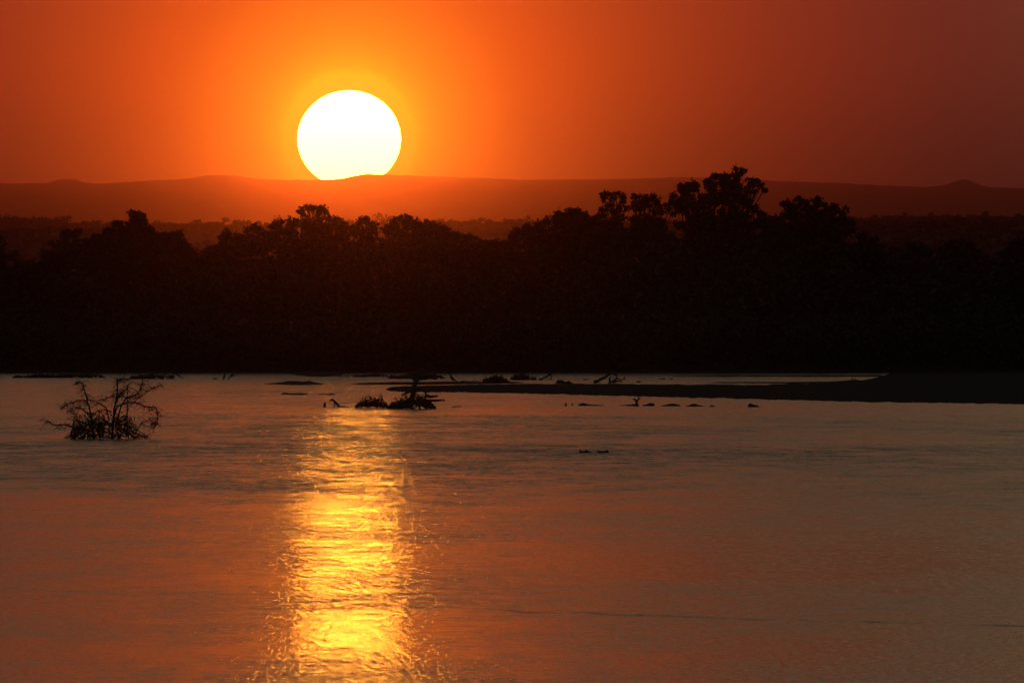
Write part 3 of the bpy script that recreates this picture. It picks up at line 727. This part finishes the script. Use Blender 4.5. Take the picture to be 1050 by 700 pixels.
# ------------------------------------------------------------------ animals
def bird():
    base = 392.0; d = wd(base); o = P(462, base, d); s = d / F
    m_ = MB()
    pts = [(470, 391.6), (467.6, 390.4), (465.4, 389.2), (463.6, 387.8), (462.5, 386.2), (461.9, 384.6), (461.6, 383.6), (461.0, 383.0), (459.9, 383.0), (458.7, 383.3)]
    rr = [.25, .5, 1.0, 1.35, 1.15, .62, .5, .62, .38, .12]
    m_.tube([Vector(((x - 462) * s, 0, (base - y) * s)) for x, y in pts], [r * s for r in rr], 10)
    root = m_.build('standing_bird', M_mud)
    root.location = o
    tag(root, 'dark slender bird standing upright on the sandbar', 'bird')
    for k in (-.5, .5):
        l = MB(); l.tube([Vector((1.6 * s, k * s, 3.2 * s)), Vector((1.9 * s, k * s, 1.2 * s)), Vector((1.2 * s, k * s, -.2 * s))], [.28 * s, .18 * s, .2 * s], 6)
        l.build('leg', M_mud, root)
bird()
def hippo():
    base = 463.9; d = wd(base); s = d / F
    nx, ny = 110, 36
    V = []; Fc = []
    top = [(589, -3), (591.5, -.6), (593.6, .4), (595, 2.2), (597, 1.9), (599, 1.6), (602, 2.0), (604, 1.5), (606, .9), (607.6, -.2), (609, -.6), (611, -.4), (612.2, .8), (613.4, 2.0), (616, 1.8), (619, 1.8), (621.6, 2.1), (623.4, 2.2), (624.4, .8), (625.4, -1.6), (627, -3)]
    def g(x, y, cx, cy, r, h): return h * math.exp(-((x - cx) ** 2 + (y - cy) ** 2) / (r * r))
    for j in range(ny + 1):
        for i in range(nx + 1):
            x = 589 + 38 * i / nx; v = -1 + 2 * j / ny
            z = lerp_pts(top, x)
            wdt = 7.0 if x < 608 else 6.2
            y = v * wdt
            z = (z + 3.4) * math.sqrt(max(0, 1 - abs(v) ** 3.0)) - 3.4
            for sy in (-4.6, 4.6):
                z += g(x, y, 595.2, sy, 1.0, 1.9) + g(x, y, 600.9, sy * .75, 1.1, 1.5)
            for sy in (-2.4, 2.4):
                z += g(x, y, 623.0, sy, 1.1, .7) + g(x, y, 614, sy * 1.3, 1.6, .3)
            V.append(((x - 608) * s, y * s, z * s))
    for j in range(ny):
        for i in range(nx):
            a = j * (nx + 1) + i
            Fc.append((a, a + 1, a + nx + 2, a + nx + 1))
    o = mesh_obj('hippo', V, Fc, M_mud, smooth=True)
    o.location = P(608, base, d)
    tag(o, 'submerged hippo showing only ears, brow and snout midstream', 'hippo')
hippo()

# ------------------------------------------------------------------ the leafless bush standing in the water
def bush():
    base = 449.6; d = wd(base); s = d / F
    R = random.Random(8); rng = np.random.default_rng(8)
    root = empty('river_bush', P(112, base, d))
    tag(root, 'bare twiggy bush standing in the water at left', 'bush')
    o = Vector(root.location)
    Cq = lambda p: (40 + p[0] / 7.5, 375 + p[1] / 7.5)
    stems = [  # traced limbs, from the root outward, in crop pixels
        ([(420, 560), (405, 430), (390, 330), (368, 250), (350, 190), (335, 140), (318, 122), (292, 132)], .9),
        ([(560, 565), (572, 420), (575, 350), (592, 280), (602, 220), (603, 150), (605, 105), (650, 98), (695, 102)], 1.1),
        ([(590, 290), (615, 225), (645, 195), (672, 175), (690, 150)], .9),
        ([(600, 420), (625, 330), (660, 260), (700, 240), (745, 220), (775, 185), (790, 145), (796, 110)], .8),
        ([(690, 565), (680, 430), (680, 330), (678, 240), (682, 150)], .6),
        ([(580, 380), (600, 310), (660, 288), (720, 278), (775, 290), (830, 315), (890, 315), (908, 350), (915, 400), (905, 450)], .75),
        ([(700, 300), (770, 240), (830, 200), (895, 160), (945, 148)], .5),
        ([(540, 420), (520, 330), (470, 290), (400, 264), (330, 262), (260, 280), (200, 300), (168, 330)], .6),
        ([(420, 440), (370, 360), (320, 322), (270, 318), (215, 350)], .5),
        ([(300, 520), (260, 470), (215, 450), (150, 455), (100, 448), (78, 425)], .5),
        ([(740, 560), (765, 530), (800, 545), (845, 545)], .6),
        ([(470, 560), (462, 440), (465, 360)], .6),
        ([(560, 350), (500, 335), (440, 350), (400, 400)], .5),
        ([(680, 240), (640, 238), (560, 235), (500, 255), (460, 270)], .4),
        ([(280, 560), (262, 480), (268, 400), (300, 370)], .6),
        ([(720, 540), (790, 440), (850, 410), (880, 440), (900, 440)], .45)]
    tip = []
    for pts, r in stems:
        off = R.uniform(-.35, .35)
        q = [P(*Cq(p), d + off * (i / len(pts)) + R.uniform(-.04, .04)) - o for i, p in enumerate(pts)]
        fine = []
        for a, b in zip(q, q[1:]):
            for k in range(3):
                fine.append(a.lerp(b, k / 3) + (Vector((R.uniform(-1, 1), R.uniform(-1, 1), R.uniform(-1, 1))) * .012 if k else Vector()))
        fine.append(q[-1])
        m_ = MB(); m_.tube(fine, np.linspace(r * .036, .011, len(fine)), 6)
        m_.build('branch', M_drift, root)
        tip.append(fine)
    tw = MB()
    for fine in tip:
        n = len(fine)
        for k in range(int(n * 2.6)):
            i = R.randint(n // 4, n - 1); a = fine[i]
            L = R.uniform(.1, .42)
            e = a + Vector((R.uniform(-1, 1), R.uniform(-.6, .6), R.uniform(-.75, .6))) * L
            if e.z < -.05: e.z = -.05
            b = bent(a, e, 4, .16, R)
            tw.tube(b, np.linspace(.009, .004, 5), 4, False)
            for _ in range(R.randint(0, 2)):
                s2 = b[R.randint(1, 4)]
                tw.tube(bent(s2, s2 + Vector((R.uniform(-1, 1), R.uniform(-1, 1), R.uniform(-1, .6))) * R.uniform(.08, .22), 3, .15, R), [.007, .006, .005, .004], 3, False)
    tw.build('twigs', M_drift, root)['kind'] = 'stuff'
    # crowded low shoots and caught debris
    prof = [(235, 560), (250, 470), (280, 385), (330, 365), (400, 350), (440, 385), (462, 355), (500, 370), (560, 330), (610, 340), (660, 370), (690, 365), (730, 380), (750, 420), (765, 540)]
    lo = MB()
    for k in range(310):
        x = R.uniform(245, 755); t_ = lerp_pts(prof, x)
        y0 = R.uniform(t_ + (558 - t_) * .4, 566); y1 = max(t_, y0 - R.uniform(-20, 110)); x1 = x + R.uniform(-95, 95)
        y1 = max(y1, lerp_pts(prof, x1))
        dd = R.uniform(-.5, .5)
        lo.tube(bent(P(*Cq((x, y0)), d + dd) - o, P(*Cq((x1, y1)), d + dd) - o, 4, .14, R), np.linspace(R.uniform(.012, .026), .008, 5), 5, False)
    lo.build('shoots', M_drift, root)['kind'] = 'stuff'
    n = 460
    x = rng.uniform(240, 760, n); t_ = np.interp(x, [p[0] for p in prof], [p[1] for p in prof])
    y = 562 - (562 - t_) * rng.uniform(0, .95, n)
    Q = np.array([tuple(P(*Cq((a, b)), d + R.uniform(-.5, .5)) - o) for a, b in zip(x, y)])
    quads_obj('withered_leaves', rnd_quads(rng, Q, .045, .015), M_leaf2, root)
    Q = np.array([tuple(P(*Cq((a, b)), d) - o) for a, b in [(285, 125), (292, 132), (296, 122), (290, 140), (312, 128), (322, 132)] * 3])
    quads_obj('seed_cluster', rnd_quads(rng, Q, .03, .015), M_leaf2, root)
    # drooping withered strands on the right hand limb
    n = 90
    Q = []
    for _ in range(n):
        a = tip[5][R.randint(10, len(tip[5]) - 1)] if R.random() < .6 else tip[15][R.randint(3, len(tip[15]) - 1)]
        Q.append(tuple(a + Vector((R.uniform(-.12, .12), R.uniform(-.1, .1), -R.uniform(0, .3)))))
    quads_obj('hanging_leaves', rnd_quads(rng, np.array(Q), .028, .01), M_leaf2, root)
bush()
